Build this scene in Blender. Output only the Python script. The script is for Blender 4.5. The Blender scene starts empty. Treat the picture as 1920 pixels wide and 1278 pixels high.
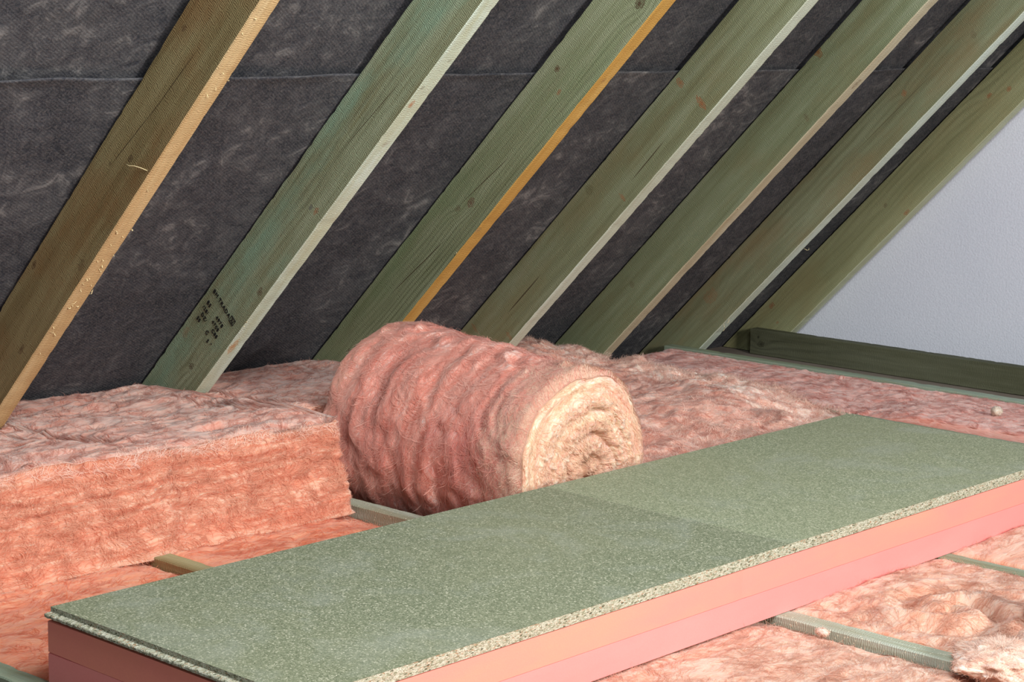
import bpy, bmesh, math, random
import numpy as np
from mathutils import Matrix, Vector

SC = bpy.context.scene
COL = SC.collection
random.seed(7)
RNG = np.random.default_rng(11)

# ------------------------------------------------------------------ camera
F_PX, YAW, PITCH, ROLL = 3697.5, math.radians(42.5487), math.radians(9.3214), math.radians(1.0312)
CAM_POS = Vector((3.55282, -3.09061, 1.06322))
fw = Vector((-math.sin(YAW)*math.cos(PITCH), math.cos(YAW)*math.cos(PITCH), -math.sin(PITCH)))
rt = fw.cross(Vector((0, 0, 1))).normalized()
up = rt.cross(fw)
r2 = rt*math.cos(ROLL) + up*math.sin(ROLL)
u2 = -rt*math.sin(ROLL) + up*math.cos(ROLL)
cd = bpy.data.cameras.new('camera')
cam = bpy.data.objects.new('camera', cd)
COL.objects.link(cam)
cam.matrix_world = Matrix(((r2.x, u2.x, -fw.x, CAM_POS.x), (r2.y, u2.y, -fw.y, CAM_POS.y),
                           (r2.z, u2.z, -fw.z, CAM_POS.z), (0, 0, 0, 1)))
cd.sensor_width = 36.0
cd.lens = 36.0*F_PX/1920.0
cd.clip_start = 0.05
SC.camera = cam

# ------------------------------------------------------------------ world, lights, exposure
w = bpy.data.worlds.new('loft_world')
SC.world = w
w.use_nodes = True
w.node_tree.nodes['Background'].inputs[0].default_value = (0.86, 0.93, 1.0, 1)
w.node_tree.nodes['Background'].inputs[1].default_value = 0.22


def area(name, loc, target, size, size_y, power, col):
    d = bpy.data.lights.new(name, 'AREA')
    d.shape = 'RECTANGLE'
    d.size, d.size_y, d.energy, d.color = size, size_y, power, col
    o = bpy.data.objects.new(name, d)
    COL.objects.link(o)
    o.location = loc
    o.rotation_euler = (Vector(target)-Vector(loc)).to_track_quat('-Z', 'Y').to_euler()
    return o


area('work_light', (7.0, -0.85, 2.10), (0.9, 0.1, 0.1), 1.0, 1.0, 388, (1.0, 0.96, 0.90))
area('overhead_softbox', (2.8, -1.30, 2.45), (0.5, 0.5, 0.3), 1.3, 1.3, 99, (0.93, 0.97, 1.0))
SC.view_settings.view_transform = 'Standard'
SC.view_settings.look = 'None'
SC.view_settings.gamma = 1.0
SC.view_settings.use_curve_mapping = False
SC.view_settings.exposure = 0.0

# ------------------------------------------------------------------ fixed measurements (metres)
XR = -0.5242                       # roof plane meets joist tops here, 45 degree pitch
S = math.sqrt(0.5)
RD, RW = 0.1457, 0.0464            # rafter depth and thickness
RY = [-0.7424, -0.1698, 0.3979, 0.9471, 1.4872, 2.0403, 2.5639]
JW, JD = 0.0440, 0.090
JY = [-1.3960, -0.7875, -0.2150, 0.3527, 0.9015, 1.4420, 1.9940, 2.5175]
FLOOR = -0.0905
BX0, BX1, BZ, BZ0, BZM = 0.9788, 1.5769, 0.1280, 0.1080, 0.0539
BY0, BYS, BY1 = -1.3575, -0.1790, 0.9229

# ------------------------------------------------------------------ numpy noise
PERM = np.random.default_rng(3).permutation(256)
PERM = np.concatenate([PERM, PERM, PERM])
GR = np.random.default_rng(5).normal(size=(256, 3))
GR /= np.linalg.norm(GR, axis=1)[:, None]


def perlin(P):
    P = np.asarray(P, float)
    I = np.floor(P).astype(int)
    f = P-I
    t = f*f*f*(f*(f*6-15)+10)
    I &= 255
    out = 0
    for dx in (0, 1):
        for dy in (0, 1):
            for dz in (0, 1):
                h = PERM[PERM[PERM[I[..., 0]+dx]+I[..., 1]+dy]+I[..., 2]+dz]
                g = GR[h]
                d = (g*(f-np.array([dx, dy, dz]))).sum(-1)
                wx = t[..., 0] if dx else 1-t[..., 0]
                wy = t[..., 1] if dy else 1-t[..., 1]
                wz = t[..., 2] if dz else 1-t[..., 2]
                out = out+d*wx*wy*wz
    return out*1.6


def fbm(P, oct=4, gain=0.5):
    P = np.asarray(P, float)
    a, s, o = 1.0, 0.0, 0
    for k in range(oct):
        o = o+a*perlin(P*(2.03**k)+17.3*k)
        s += a
        a *= gain
    return o/s


def ridge(P, oct=3):
    P = np.asarray(P, float)
    a, s, o = 1.0, 0.0, 0
    for k in range(oct):
        o = o+a*(1-2*np.abs(perlin(P*(2.1**k)+9.1*k)))
        s += a
        a *= 0.5
    return o/s


def sstep(a, b, x):
    t = np.clip((x-a)/(b-a), 0, 1)
    return t*t*(3-2*t)


# ------------------------------------------------------------------ object helpers
def link(name, me, parent=None):
    o = bpy.data.objects.new(name, me)
    COL.objects.link(o)
    if parent is not None:
        o.parent = parent
    return o


def tag(o, label=None, cat=None, group=None, kind=None):
    if label:
        o['label'] = label
    if cat:
        o['category'] = cat
    if group:
        o['group'] = group
    if kind:
        o['kind'] = kind
    return o


def mesh_np(name, V, Q, mats, mat_idx=None, flow=None, smooth=True):
    me = bpy.data.meshes.new(name)
    V = np.asarray(V, np.float32)
    Q = np.asarray(Q, np.int32)
    k = Q.shape[1]
    me.vertices.add(len(V))
    me.vertices.foreach_set('co', V.ravel())
    me.loops.add(Q.size)
    me.loops.foreach_set('vertex_index', Q.ravel())
    me.polygons.add(len(Q))
    me.polygons.foreach_set('loop_start', np.arange(0, Q.size, k, dtype=np.int32))
    me.polygons.foreach_set('loop_total', np.full(len(Q), k, np.int32))
    for m in mats:
        me.materials.append(m)
    if mat_idx is not None:
        me.polygons.foreach_set('material_index', np.asarray(mat_idx, np.int32))
    me.polygons.foreach_set('use_smooth', np.full(len(Q), smooth, bool))
    if flow is not None:
        at = me.attributes.new('flow', 'FLOAT_VECTOR', 'POINT')
        at.data.foreach_set('vector', np.asarray(flow, np.float32).ravel())
    me.update(calc_edges=True)
    return me


def mesh_bm(name, bm, mats, smooth=False):
    me = bpy.data.meshes.new(name)
    bmesh.ops.recalc_face_normals(bm, faces=bm.faces[:])
    bm.to_mesh(me)
    bm.free()
    for m in mats:
        me.materials.append(m)
    for p in me.polygons:
        p.use_smooth = smooth
    return me


# ------------------------------------------------------------------ node helpers
class NT:
    def __init__(self, name):
        self.m = bpy.data.materials.new(name)
        self.m.use_nodes = True
        self.t = self.m.node_tree
        self.b = self.t.nodes['Principled BSDF']
        self.out = self.t.nodes['Material Output']

    def n(self, typ, **kw):
        nd = self.t.nodes.new(typ)
        for k, v in kw.items():
            setattr(nd, k, v)
        return nd

    def set(self, sock, v):
        if hasattr(v, 'is_linked') or isinstance(v, bpy.types.NodeSocket):
            self.t.links.new(v, sock)
        else:
            sock.default_value = v

    def coord(self, kind='Object'):
        return self.n('ShaderNodeTexCoord').outputs[kind]

    def attr(self, nm):
        a = self.n('ShaderNodeAttribute')
        a.attribute_name = nm
        return a.outputs['Vector']

    def vm(self, op, a, b=(0, 0, 0)):
        nd = self.n('ShaderNodeVectorMath', operation=op)
        self.set(nd.inputs[0], a)
        if op == 'SCALE':
            self.set(nd.inputs[3], b)
        else:
            self.set(nd.inputs[1], b)
        return nd.outputs['Value'] if op in ('LENGTH', 'DOT_PRODUCT') else nd.outputs['Vector']

    def ma(self, op, a, b=0.0, c=None, clamp=False):
        nd = self.n('ShaderNodeMath', operation=op, use_clamp=clamp)
        self.set(nd.inputs[0], a)
        self.set(nd.inputs[1], b)
        if c is not None:
            self.set(nd.inputs[2], c)
        return nd.outputs[0]

    def noise(self, vec, scale=5.0, detail=4.0, rough=0.55, dist=0.0, color=False):
        nd = self.n('ShaderNodeTexNoise')
        self.set(nd.inputs['Vector'], vec)
        nd.inputs['Scale'].default_value = scale
        nd.inputs['Detail'].default_value = detail
        nd.inputs['Roughness'].default_value = rough
        nd.inputs['Distortion'].default_value = dist
        return nd.outputs['Color' if color else 'Fac']

    def voro(self, vec, scale, feature='F1', out='Color', rand=1.0):
        nd = self.n('ShaderNodeTexVoronoi', feature=feature)
        self.set(nd.inputs['Vector'], vec)
        nd.inputs['Scale'].default_value = scale
        nd.inputs['Randomness'].default_value = rand
        return nd.outputs[out]

    def ramp(self, fac, stops, interp='LINEAR'):
        nd = self.n('ShaderNodeValToRGB')
        self.set(nd.inputs[0], fac)
        cr = nd.color_ramp
        cr.interpolation = interp
        while len(cr.elements) < len(stops):
            cr.elements.new(0.5)
        for e, (p, c) in zip(cr.elements, stops):
            e.position = p
            if not hasattr(c, '__len__'):
                c = (c, c, c)
            e.color = (*c, 1)
        return nd.outputs[0]

    def mix(self, fac, a, b, blend='MIX'):
        nd = self.n('ShaderNodeMix', data_type='RGBA', blend_type=blend)
        nd.clamp_factor = True
        self.set(nd.inputs[0], fac)
        for s, v in ((nd.inputs[6], a), (nd.inputs[7], b)):
            if isinstance(v, tuple):
                v = (*v, 1) if len(v) == 3 else v
            self.set(s, v)
        return nd.outputs[2]

    def bump(self, h, strength=0.4, dist=0.01, normal=None):
        nd = self.n('ShaderNodeBump')
        nd.inputs['Strength'].default_value = strength
        nd.inputs['Distance'].default_value = dist
        self.set(nd.inputs['Height'], h)
        if normal is not None:
            self.set(nd.inputs['Normal'], normal)
        return nd.outputs[0]

    def done(self, col, rough=0.8, normal=None, spec=0.25, sheen=0.0):
        self.set(self.b.inputs['Base Color'], (*col, 1) if isinstance(col, tuple) else col)
        self.set(self.b.inputs['Roughness'], rough)
        self.b.inputs['Specular IOR Level'].default_value = spec
        if sheen:
            self.b.inputs['Sheen Weight'].default_value = sheen
            self.b.inputs['Sheen Roughness'].default_value = 0.6
        if normal is not None:
            self.set(self.b.inputs['Normal'], normal)
        return self.m


def fluff_mat(name, deep, mid, pale, patch, scale=(4.0, 22.0, 22.0), patch_amt=0.5, seed=0.0, strand=False, blotch=5.0, zone=None, sss=0.035, warp=0.08, patch_scale=(0.7, 1.2, 1.2)):
    """Glass-wool: fibre-directional streaks in the 'flow' coordinates, random tint per loose strand."""
    T = NT(name)
    fl = T.vm('ADD', T.attr('flow'), (seed, seed*0.7, seed*1.3))
    wv = T.vm('SUBTRACT', T.noise(fl, 7.0, 3.0, 0.6, color=True), (0.5, 0.5, 0.5))
    wp = T.vm('ADD', fl, T.vm('SCALE', wv, warp))
    n1 = T.noise(T.vm('MULTIPLY', wp, (scale[0]*0.75, scale[1]*1.7, scale[2]*1.7)), 1.0, 6.0, 0.66, 0.35)
    n2 = T.noise(T.vm('MULTIPLY', wp, patch_scale), blotch, 4.0, 0.6)
    n3 = T.noise(T.vm('MULTIPLY', wp, (scale[0]*2.5, scale[1]*9, scale[2]*9)), 1.0, 4.0, 0.65)
    c = T.ramp(n1, [(0.34, deep), (0.47, mid), (0.585, pale), (0.73, tuple(min(1, x*1.12) for x in pale))])
    pf = T.ma('MULTIPLY', T.ramp(n2, [(0.45, 0.0), (0.66, 1.0)]), patch_amt)
    if zone is not None:
        zd = T.vm('LENGTH', T.vm('MULTIPLY', T.vm('SUBTRACT', wp, (zone[0]+seed, zone[1]+seed*0.7, 0.0)), (1/zone[2], 1/zone[3], 0.0)))
        zf = T.ramp(T.ma('ADD', zd, T.ma('MULTIPLY', T.ma('SUBTRACT', n2, 0.5), 1.6)), [(0.35, 1.0), (1.1, 0.25)])
        pf = T.ma('MULTIPLY', pf, T.ma('MULTIPLY', zf, 1.5), clamp=True)
    c = T.mix(pf, c, patch)
    c = T.mix(T.ramp(n3, [(0.35, 0.0), (0.75, 0.55)]), c, pale)
    if strand:
        rnd = T.n('ShaderNodeNewGeometry').outputs['Random Per Island']
        tint = T.ramp(rnd, [(0.0, mid), (0.45, tuple(0.5*(a+b) for a, b in zip(mid, pale))), (0.8, pale), (1.0, tuple(min(0.95, x*1.15) for x in pale))])
        c = T.mix(0.62, c, tint)
        T.done(c, 0.9, spec=0.15, sheen=0.2)
        tr = T.n('ShaderNodeBsdfTranslucent')
        T.set(tr.inputs[0], c)
        ms = T.n('ShaderNodeMixShader')
        ms.inputs[0].default_value = 0.4
        T.t.links.new(T.b.outputs[0], ms.inputs[1])
        T.t.links.new(tr.outputs[0], ms.inputs[2])
        T.t.links.new(ms.outputs[0], T.out.inputs[0])
        return T.m
    h = T.ma('ADD', T.ma('MULTIPLY', n1, 0.5), T.ma('MULTIPLY', n3, 0.5))
    T.b.inputs['Subsurface Weight'].default_value = 0.55
    T.b.inputs['Subsurface Radius'].default_value = (1.0, 0.5, 0.35)
    T.b.inputs['Subsurface Scale'].default_value = sss
    return T.done(c, 0.95, T.bump(h, 0.6, 0.009), spec=0.08, sheen=0.25)


def wood_mat(name, base, dark, light, stain, stain_amt, knots=(), seed=0.0, ring=70.0, axes='xz', streak=0.5, rough_saw=0.5, speck=0.0, cracks=(), under=False):
    """Timber in local coords: x along the grain; knots = (u, v, ru, rv, colour, strength) on the wide face (v = -z)."""
    T = NT(name)
    P = T.coord()
    Ps = T.vm('ADD', P, (seed*3.1, seed*1.7, seed*2.3))
    # knots distort the rings
    kd = []
    warp = None
    for (ku, kv, ru, rv, kc, ks) in knots:
        d = T.vm('LENGTH', T.vm('MULTIPLY', T.vm('SUBTRACT', P, (ku, kv if under else 0, 0 if under else -kv)), (1/ru, 1/rv if under else 0.0, 0.0 if under else 1/rv)))
        kd.append((d, kc, ks))
        e = T.ma('MULTIPLY', T.ma('EXPONENT', T.ma('MULTIPLY', T.ma('MULTIPLY', d, d), -0.12)), rv*1.5)
        warp = e if warp is None else T.ma('ADD', warp, e)
    sep = T.n('ShaderNodeSeparateXYZ')
    T.set(sep.inputs[0], Ps)
    low = T.noise(T.vm('MULTIPLY', Ps, (1.1, 5.0, 5.0)), 1.0, 2.0, 0.5)
    g = T.ma('ADD', sep.outputs[2], T.ma('MULTIPLY', T.ma('SUBTRACT', low, 0.5), 0.14))
    g = T.ma('ADD', g, T.ma('MULTIPLY', sep.outputs[1], 0.8))
    if warp is not None:
        g = T.ma('ADD', g, warp)
    rr = T.ma('SINE', T.ma('MULTIPLY', g, ring*6.283))
    rr = T.ma('POWER', T.ma('ADD', T.ma('MULTIPLY', rr, 0.5), 0.5), 2.0)
    band = T.noise(T.vm('MULTIPLY', Ps, (0.8, 9.0, 9.0)), 1.0, 2.0)
    rr = T.ma('MULTIPLY', rr, T.ramp(band, [(0.38, 0.0), (0.62, 1.0)]))
    fine = T.noise(T.vm('MULTIPLY', Ps, (7.0, 160.0, 160.0)), 1.0, 4.0, 0.6)
    mid = T.noise(T.vm('MULTIPLY', Ps, (1.6, 22.0, 22.0)), 1.0, 4.0, 0.6)
    blot = T.noise(T.vm('MULTIPLY', Ps, (3.0, 9.0, 9.0)), 1.0, 4.0, 0.62)
    c = T.ramp(mid, [(0.32, dark), (0.5, base), (0.7, light)])
    c = T.mix(T.ma('MULTIPLY', rr, streak), c, tuple(x*0.55 for x in dark))
    c = T.mix(T.ma('MULTIPLY', T.ramp(fine, [(0.35, 0.0), (0.7, 1.0)]), 0.35), c, light)
    c = T.mix(T.ma('MULTIPLY', T.ramp(blot, [(0.47, 0.0), (0.68, 1.0)]), stain_amt), c, stain)
    kno = T.noise(P, 120.0, 2.0, 0.5) if kd else None
    for (d, kc, ks) in kd:
        dn = T.ma('ADD', d, T.ma('ADD', T.ma('MULTIPLY', T.ma('SUBTRACT', fine, 0.5), 0.5), T.ma('MULTIPLY', T.ma('SUBTRACT', kno, 0.5), 1.3)))
        f = T.ramp(dn, [(0.0, 1.0), (0.35, 0.85), (0.5, 0.45), (0.72, 0.55), (0.84, 0.95), (0.95, 0.4), (1.5, 0.0)])
        c = T.mix(T.ma('MULTIPLY', f, ks), c, kc)
    for (cu, cv, cl, ang, wd) in cracks:
        q = T.vm('SUBTRACT', P, (cu, 0, -cv))
        sq = T.n('ShaderNodeSeparateXYZ')
        T.set(sq.inputs[0], q)
        ca, sa = math.cos(ang), math.sin(ang)
        a_ = T.ma('ADD', T.ma('MULTIPLY', sq.outputs[0], ca), T.ma('MULTIPLY', sq.outputs[2], -sa))
        b_ = T.ma('ADD', T.ma('MULTIPLY', sq.outputs[0], sa), T.ma('MULTIPLY', sq.outputs[2], ca))
        b_ = T.ma('ADD', b_, T.ma('MULTIPLY', T.ma('SUBTRACT', mid, 0.5), 0.006))
        aa = T.ma('POWER', T.ma('ABSOLUTE', T.ma('DIVIDE', a_, cl)), 2.0)
        bb = T.ma('POWER', T.ma('ABSOLUTE', T.ma('DIVIDE', b_, wd)), 2.0)
        f = T.ramp(T.ma('ADD', aa, bb), [(0.5, 1.0), (1.0, 0.0)])
        c = T.mix(T.ma('MULTIPLY', f, 0.85), c, (0.05, 0.03, 0.015))
    if speck:
        sp = T.voro(P, 110.0, out='Distance')
        c = T.mix(T.ramp(sp, [(0.12, speck), (0.2, 0.0)]), c, (0.7, 0.66, 0.5))
    saw = T.n('ShaderNodeTexWave', wave_type='BANDS', bands_direction='X')
    T.set(saw.inputs[0], T.vm('ADD', Ps, T.vm('SCALE', Ps, 0.0)))
    saw.inputs['Scale'].default_value = 75.0
    saw.inputs['Distortion'].default_value = 9.0
    saw.inputs['Detail'].default_value = 2.0
    h = T.ma('ADD', T.ma('MULTIPLY', fine, 1.0), T.ma('MULTIPLY', saw.outputs['Fac'], rough_saw))
    return T.done(c, 0.75, T.bump(h, 0.35, 0.003), spec=0.2)


# ------------------------------------------------------------------ setting materials
def plaster_mat():
    T = NT('white_gable_plaster')
    P = T.coord()
    n = T.noise(P, 150.0, 5.0, 0.6)
    b = T.noise(P, 2.5, 3.0)
    c = T.mix(b, (0.64, 0.68, 0.78), (0.74, 0.77, 0.86))
    c = T.mix(T.ramp(n, [(0.35, 0.25), (0.6, 0.0)]), c, (0.5, 0.53, 0.6))
    return T.done(c, 0.9, T.bump(n, 0.35, 0.004), spec=0.1)


def floor_mat():
    T = NT('plasterboard_dust')
    return T.done(T.mix(T.noise(T.coord(), 12.0), (0.16, 0.13, 0.11), (0.28, 0.24, 0.2)), 0.95)


def membrane_mat(name, seed):
    T = NT(name)
    P = T.vm('ADD', T.coord(), (seed, seed, seed))
    big = T.noise(P, 3.0, 5.0, 0.6, 0.8)
    mid = T.noise(P, 16.0, 8.0, 0.72, 1.2)
    fib = T.noise(T.vm('ADD', P, T.vm('SCALE', T.noise(P, 60.0, 2.0, color=True), 0.03)), 170.0, 3.0, 0.7)
    k = T.ma('ADD', T.ma('MULTIPLY', big, 0.45), T.ma('MULTIPLY', mid, 0.55))
    c = T.ramp(k, [(0.37, (0.021, 0.025, 0.033)), (0.48, (0.037, 0.040, 0.050)), (0.555, (0.068, 0.071, 0.080)), (0.64, (0.21, 0.205, 0.205))])
    c = T.mix(T.ramp(fib, [(0.42, 0.0), (0.75, 0.55)]), c, (0.20, 0.185, 0.18))
    wv = T.n('ShaderNodeTexWave', wave_type='BANDS', bands_direction='DIAGONAL')
    T.set(wv.inputs[0], P)
    wv.inputs['Scale'].default_value = 60.0
    h = T.ma('ADD', T.ma('MULTIPLY', fib, 0.6), T.ma('MULTIPLY', mid, 1.6))
    h = T.ma('ADD', h, T.ma('MULTIPLY', wv.outputs['Fac'], 0.1))
    return T.done(c, 0.8, T.bump(h, 0.5, 0.006), spec=0.2)


def foam_mat(name, a, b):
    T = NT(name)
    P = T.coord()
    big = T.noise(T.vm('MULTIPLY', P, (1.5, 1.0, 4.0)), 2.2, 4.0, 0.6)
    fine = T.noise(P, 420.0, 2.0, 0.6)
    c = T.mix(T.ramp(big, [(0.36, 0.0), (0.66, 1.0)]), a, b)
    c = T.mix(T.ramp(fine, [(0.4, 0.12), (0.6, 0.0)]), c, tuple(x*0.8 for x in a))
    return T.done(c, 0.75, T.bump(fine, 0.12, 0.002), spec=0.2)


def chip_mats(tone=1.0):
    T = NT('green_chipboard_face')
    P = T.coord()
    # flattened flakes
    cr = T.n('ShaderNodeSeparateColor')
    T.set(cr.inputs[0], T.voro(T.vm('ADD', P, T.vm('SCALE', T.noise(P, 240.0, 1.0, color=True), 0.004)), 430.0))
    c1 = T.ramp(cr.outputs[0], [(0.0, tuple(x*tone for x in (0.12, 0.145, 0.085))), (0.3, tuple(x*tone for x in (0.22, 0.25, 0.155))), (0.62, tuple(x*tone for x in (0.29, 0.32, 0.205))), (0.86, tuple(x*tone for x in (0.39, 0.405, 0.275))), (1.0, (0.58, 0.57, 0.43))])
    n = T.noise(P, 600.0, 3.0, 0.7)
    c1 = T.mix(T.ramp(n, [(0.35, 0.5), (0.55, 0.0)]), c1, (0.14, 0.165, 0.10))
    dust = T.noise(P, 5.0, 5.0, 0.65, 0.5)
    c1 = T.mix(T.ramp(dust, [(0.5, 0.0), (0.75, 0.45)]), c1, (0.35, 0.38, 0.34))
    warm = T.noise(T.vm('ADD', P, (4.0, 2.0, 0.0)), 2.3, 3.0)
    c1 = T.mix(T.ramp(warm, [(0.4, 0.0), (0.7, 0.28)]), c1, (0.27, 0.275, 0.165))
    face = T.done(c1, 0.7, T.bump(n, 0.25, 0.002), spec=0.25)
    T = NT('raw_chipboard_edge')
    P = T.coord()
    cr = T.n('ShaderNodeSeparateColor')
    T.set(cr.inputs[0], T.voro(T.vm('MULTIPLY', P, (1.0, 0.55, 1.6)), 330.0))
    c1 = T.ramp(cr.outputs[0], [(0.0, (0.10, 0.10, 0.06)), (0.10, (0.36, 0.36, 0.24)), (0.4, (0.58, 0.58, 0.44)), (0.8, (0.74, 0.74, 0.60)), (0.98, (0.50, 0.33, 0.20))])
    n = T.noise(P, 420.0, 4.0, 0.7)
    c1 = T.mix(T.ramp(n, [(0.38, 0.6), (0.52, 0.0)]), c1, (0.16, 0.17, 0.11))
    edge = T.done(c1, 0.85, T.bump(T.ma('ADD', n, cr.outputs[1]), 0.9, 0.004), spec=0.1)
    return face, edge


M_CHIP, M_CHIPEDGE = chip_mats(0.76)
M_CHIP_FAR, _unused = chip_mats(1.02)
bpy.data.materials.remove(_unused)
M_FOAM_A = foam_mat('peach_foam', (0.83, 0.265, 0.222), (0.84, 0.300, 0.212))
M_FOAM_B = foam_mat('pink_foam', (0.83, 0.258, 0.240), (0.84, 0.288, 0.268))

# insulation colours
DEEP, MID, PALE, GREY = (0.533, 0.166, 0.098), (0.718, 0.320, 0.238), (0.815, 0.498, 0.413), (0.543, 0.365, 0.312)
FL_TOP = dict(deep=DEEP, mid=(0.626, 0.248, 0.177), pale=(0.715, 0.402, 0.320), patch=GREY, patch_amt=0.75)
FL_CUT = dict(deep=(0.530, 0.119, 0.047), mid=(0.658, 0.233, 0.139), pale=(0.719, 0.409, 0.285), patch=(0.668, 0.237, 0.135), patch_amt=0.35)
FL_BAY = dict(deep=(0.718, 0.177, 0.073), mid=(0.768, 0.231, 0.111), pale=(0.818, 0.337, 0.185), patch=(0.768, 0.212, 0.098), patch_amt=0.5)
FL_FRONT = dict(deep=(0.550, 0.197, 0.108), mid=(0.621, 0.304, 0.201), pale=(0.661, 0.426, 0.316), patch=(0.645, 0.417, 0.313), patch_amt=0.5)
FL_ROLL = dict(deep=(0.66, 0.19, 0.12), mid=(0.82, 0.345, 0.255), pale=(0.87, 0.59, 0.50), patch=(0.62, 0.125, 0.12), patch_amt=0.85)
FL_COIL = dict(deep=(0.72, 0.27, 0.18), mid=(0.85, 0.55, 0.385), pale=(0.88, 0.72, 0.54), patch=(0.86, 0.44, 0.38), patch_amt=0.75)
FL_HEAP = dict(deep=(0.614, 0.200, 0.129), mid=(0.685, 0.314, 0.233), pale=(0.776, 0.471, 0.375), patch=(0.739, 0.443, 0.349), patch_amt=0.5)


def fluff_pair(name, d, **kw):
    dd = dict(d)
    dd.update(kw)
    return [fluff_mat(name, **dd), fluff_mat(name+'_strands', strand=True, **dd)]


# ------------------------------------------------------------------ glass-wool geometry
def bil(G, u, v):
    m, n = G.shape[:2]
    u = np.clip(u, 0, m-1.001)
    v = np.clip(v, 0, n-1.001)
    i, j = u.astype(int), v.astype(int)
    a, b = (u-i)[..., None], (v-j)[..., None]
    return (G[i, j]*(1-a)+G[i+1, j]*a)*(1-b)+(G[i, j+1]*(1-a)+G[i+1, j+1]*a)*b


def strands(G, Nm, Fl, du, dv, count, length=(0.02, 0.06), width=(0.0004, 0.0009), lift=0.003, ang0=math.pi/2,
            spread=0.5, K=6, free=0.12, free_lift=0.014, rng=RNG, swirl=5.0, mask=None, clump=5, jit=0.006):
    """Loose fibres walking over a surface grid. ang0 is measured from the u index direction."""
    m, n = G.shape[:2]
    nc = max(1, count//clump)
    cid = rng.integers(0, nc, count)
    u = rng.uniform(0, m-1, nc)[cid]+rng.normal(0, jit/du, count)
    v = rng.uniform(0, n-1, nc)[cid]+rng.normal(0, jit/dv, count)
    cl_len = rng.uniform(0, 1, nc)
    cl_ang = rng.normal(0, 1, nc)
    cl_curl = rng.normal(0, 0.26, nc)
    if mask is not None:
        k = mask(bil(G, u, v), rng.uniform(0, 1, count))
        u, v, cid = u[k], v[k], cid[k]
        count = len(u)
    L = (length[0]+(length[1]-length[0])*cl_len[cid])*rng.uniform(0.7, 1.15, count)
    P0 = bil(G, u, v)
    base = ang0+perlin(P0*swirl+3.7)*spread*2.2+cl_ang[cid]*spread*0.42+rng.normal(0, spread*0.16, count)
    curl = cl_curl[cid]+rng.normal(0, 0.07, count)
    isfree = rng.uniform(0, 1, count) < free
    H = rng.uniform(0.3, 1.0, count)*lift
    HF = rng.uniform(0.3, 1.0, count)*free_lift
    W = rng.uniform(width[0], width[1], count)
    pts, nrm, fls = [], [], []
    a = base.copy()
    for k in range(K+1):
        t = k/K
        N = bil(Nm, u, v)
        lifts = np.where(isfree, HF*t**1.6, H*math.sin(math.pi*min(0.97, max(0.03, t)))) - 0.0004
        pts.append(bil(G, u, v)+N*lifts[:, None])
        nrm.append(N)
        fls.append(bil(Fl, u, v))
        st = L/K
        u = u+np.cos(a)*st/du
        v = v+np.sin(a)*st/dv
        a = a+curl+rng.normal(0, 0.12, count)
    pts = np.stack(pts, 1)
    nrm = np.stack(nrm, 1)
    fls = np.stack(fls, 1)
    tg = np.gradient(pts, axis=1)
    sd = np.cross(tg, nrm)
    sd /= np.linalg.norm(sd, axis=2)[..., None]+1e-9
    taper = np.array([0.45]+[1.0]*(K-1)+[0.3])
    off = sd*(W[:, None]*taper[None])[..., None]*0.5
    V = np.stack([pts-off, pts+off], 2).reshape(-1, 3)
    FF = np.stack([fls, fls], 2).reshape(-1, 3)
    idx = np.arange(count)[:, None]*(2*(K+1))+np.arange(K)[None]*2
    Q = np.stack([idx, idx+1, idx+3, idx+2], -1).reshape(-1, 4)
    return V, Q, FF


def grid_quads(m, n, off=0):
    i = np.arange(m-1)[:, None]*n+np.arange(n-1)[None]
    return (np.stack([i, i+n, i+n+1, i+1], -1).reshape(-1, 4)+off)


def vnormals(V, Q):
    fn = np.cross(V[Q[:, 2]]-V[Q[:, 0]], V[Q[:, 3]]-V[Q[:, 1]])
    N = np.zeros_like(V)
    for k in range(4):
        for a in range(3):
            N[:, a] += np.bincount(Q[:, k], fn[:, a], len(V))
    return N/(np.linalg.norm(N, axis=1)[:, None]+1e-12)


def smooth_v(V, Q, it, fixed):
    E = np.concatenate([Q[:, [0, 1]], Q[:, [1, 2]], Q[:, [2, 3]], Q[:, [3, 0]]])
    deg = np.bincount(E[:, 0], minlength=len(V))+np.bincount(E[:, 1], minlength=len(V))
    for _ in range(it):
        A = np.zeros_like(V)
        for a in range(3):
            A[:, a] = np.bincount(E[:, 0], V[E[:, 1], a], len(V))+np.bincount(E[:, 1], V[E[:, 0], a], len(V))
        A /= deg[:, None]
        V = np.where(fixed[:, None], V, 0.5*V+0.5*A)
    return V


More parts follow.
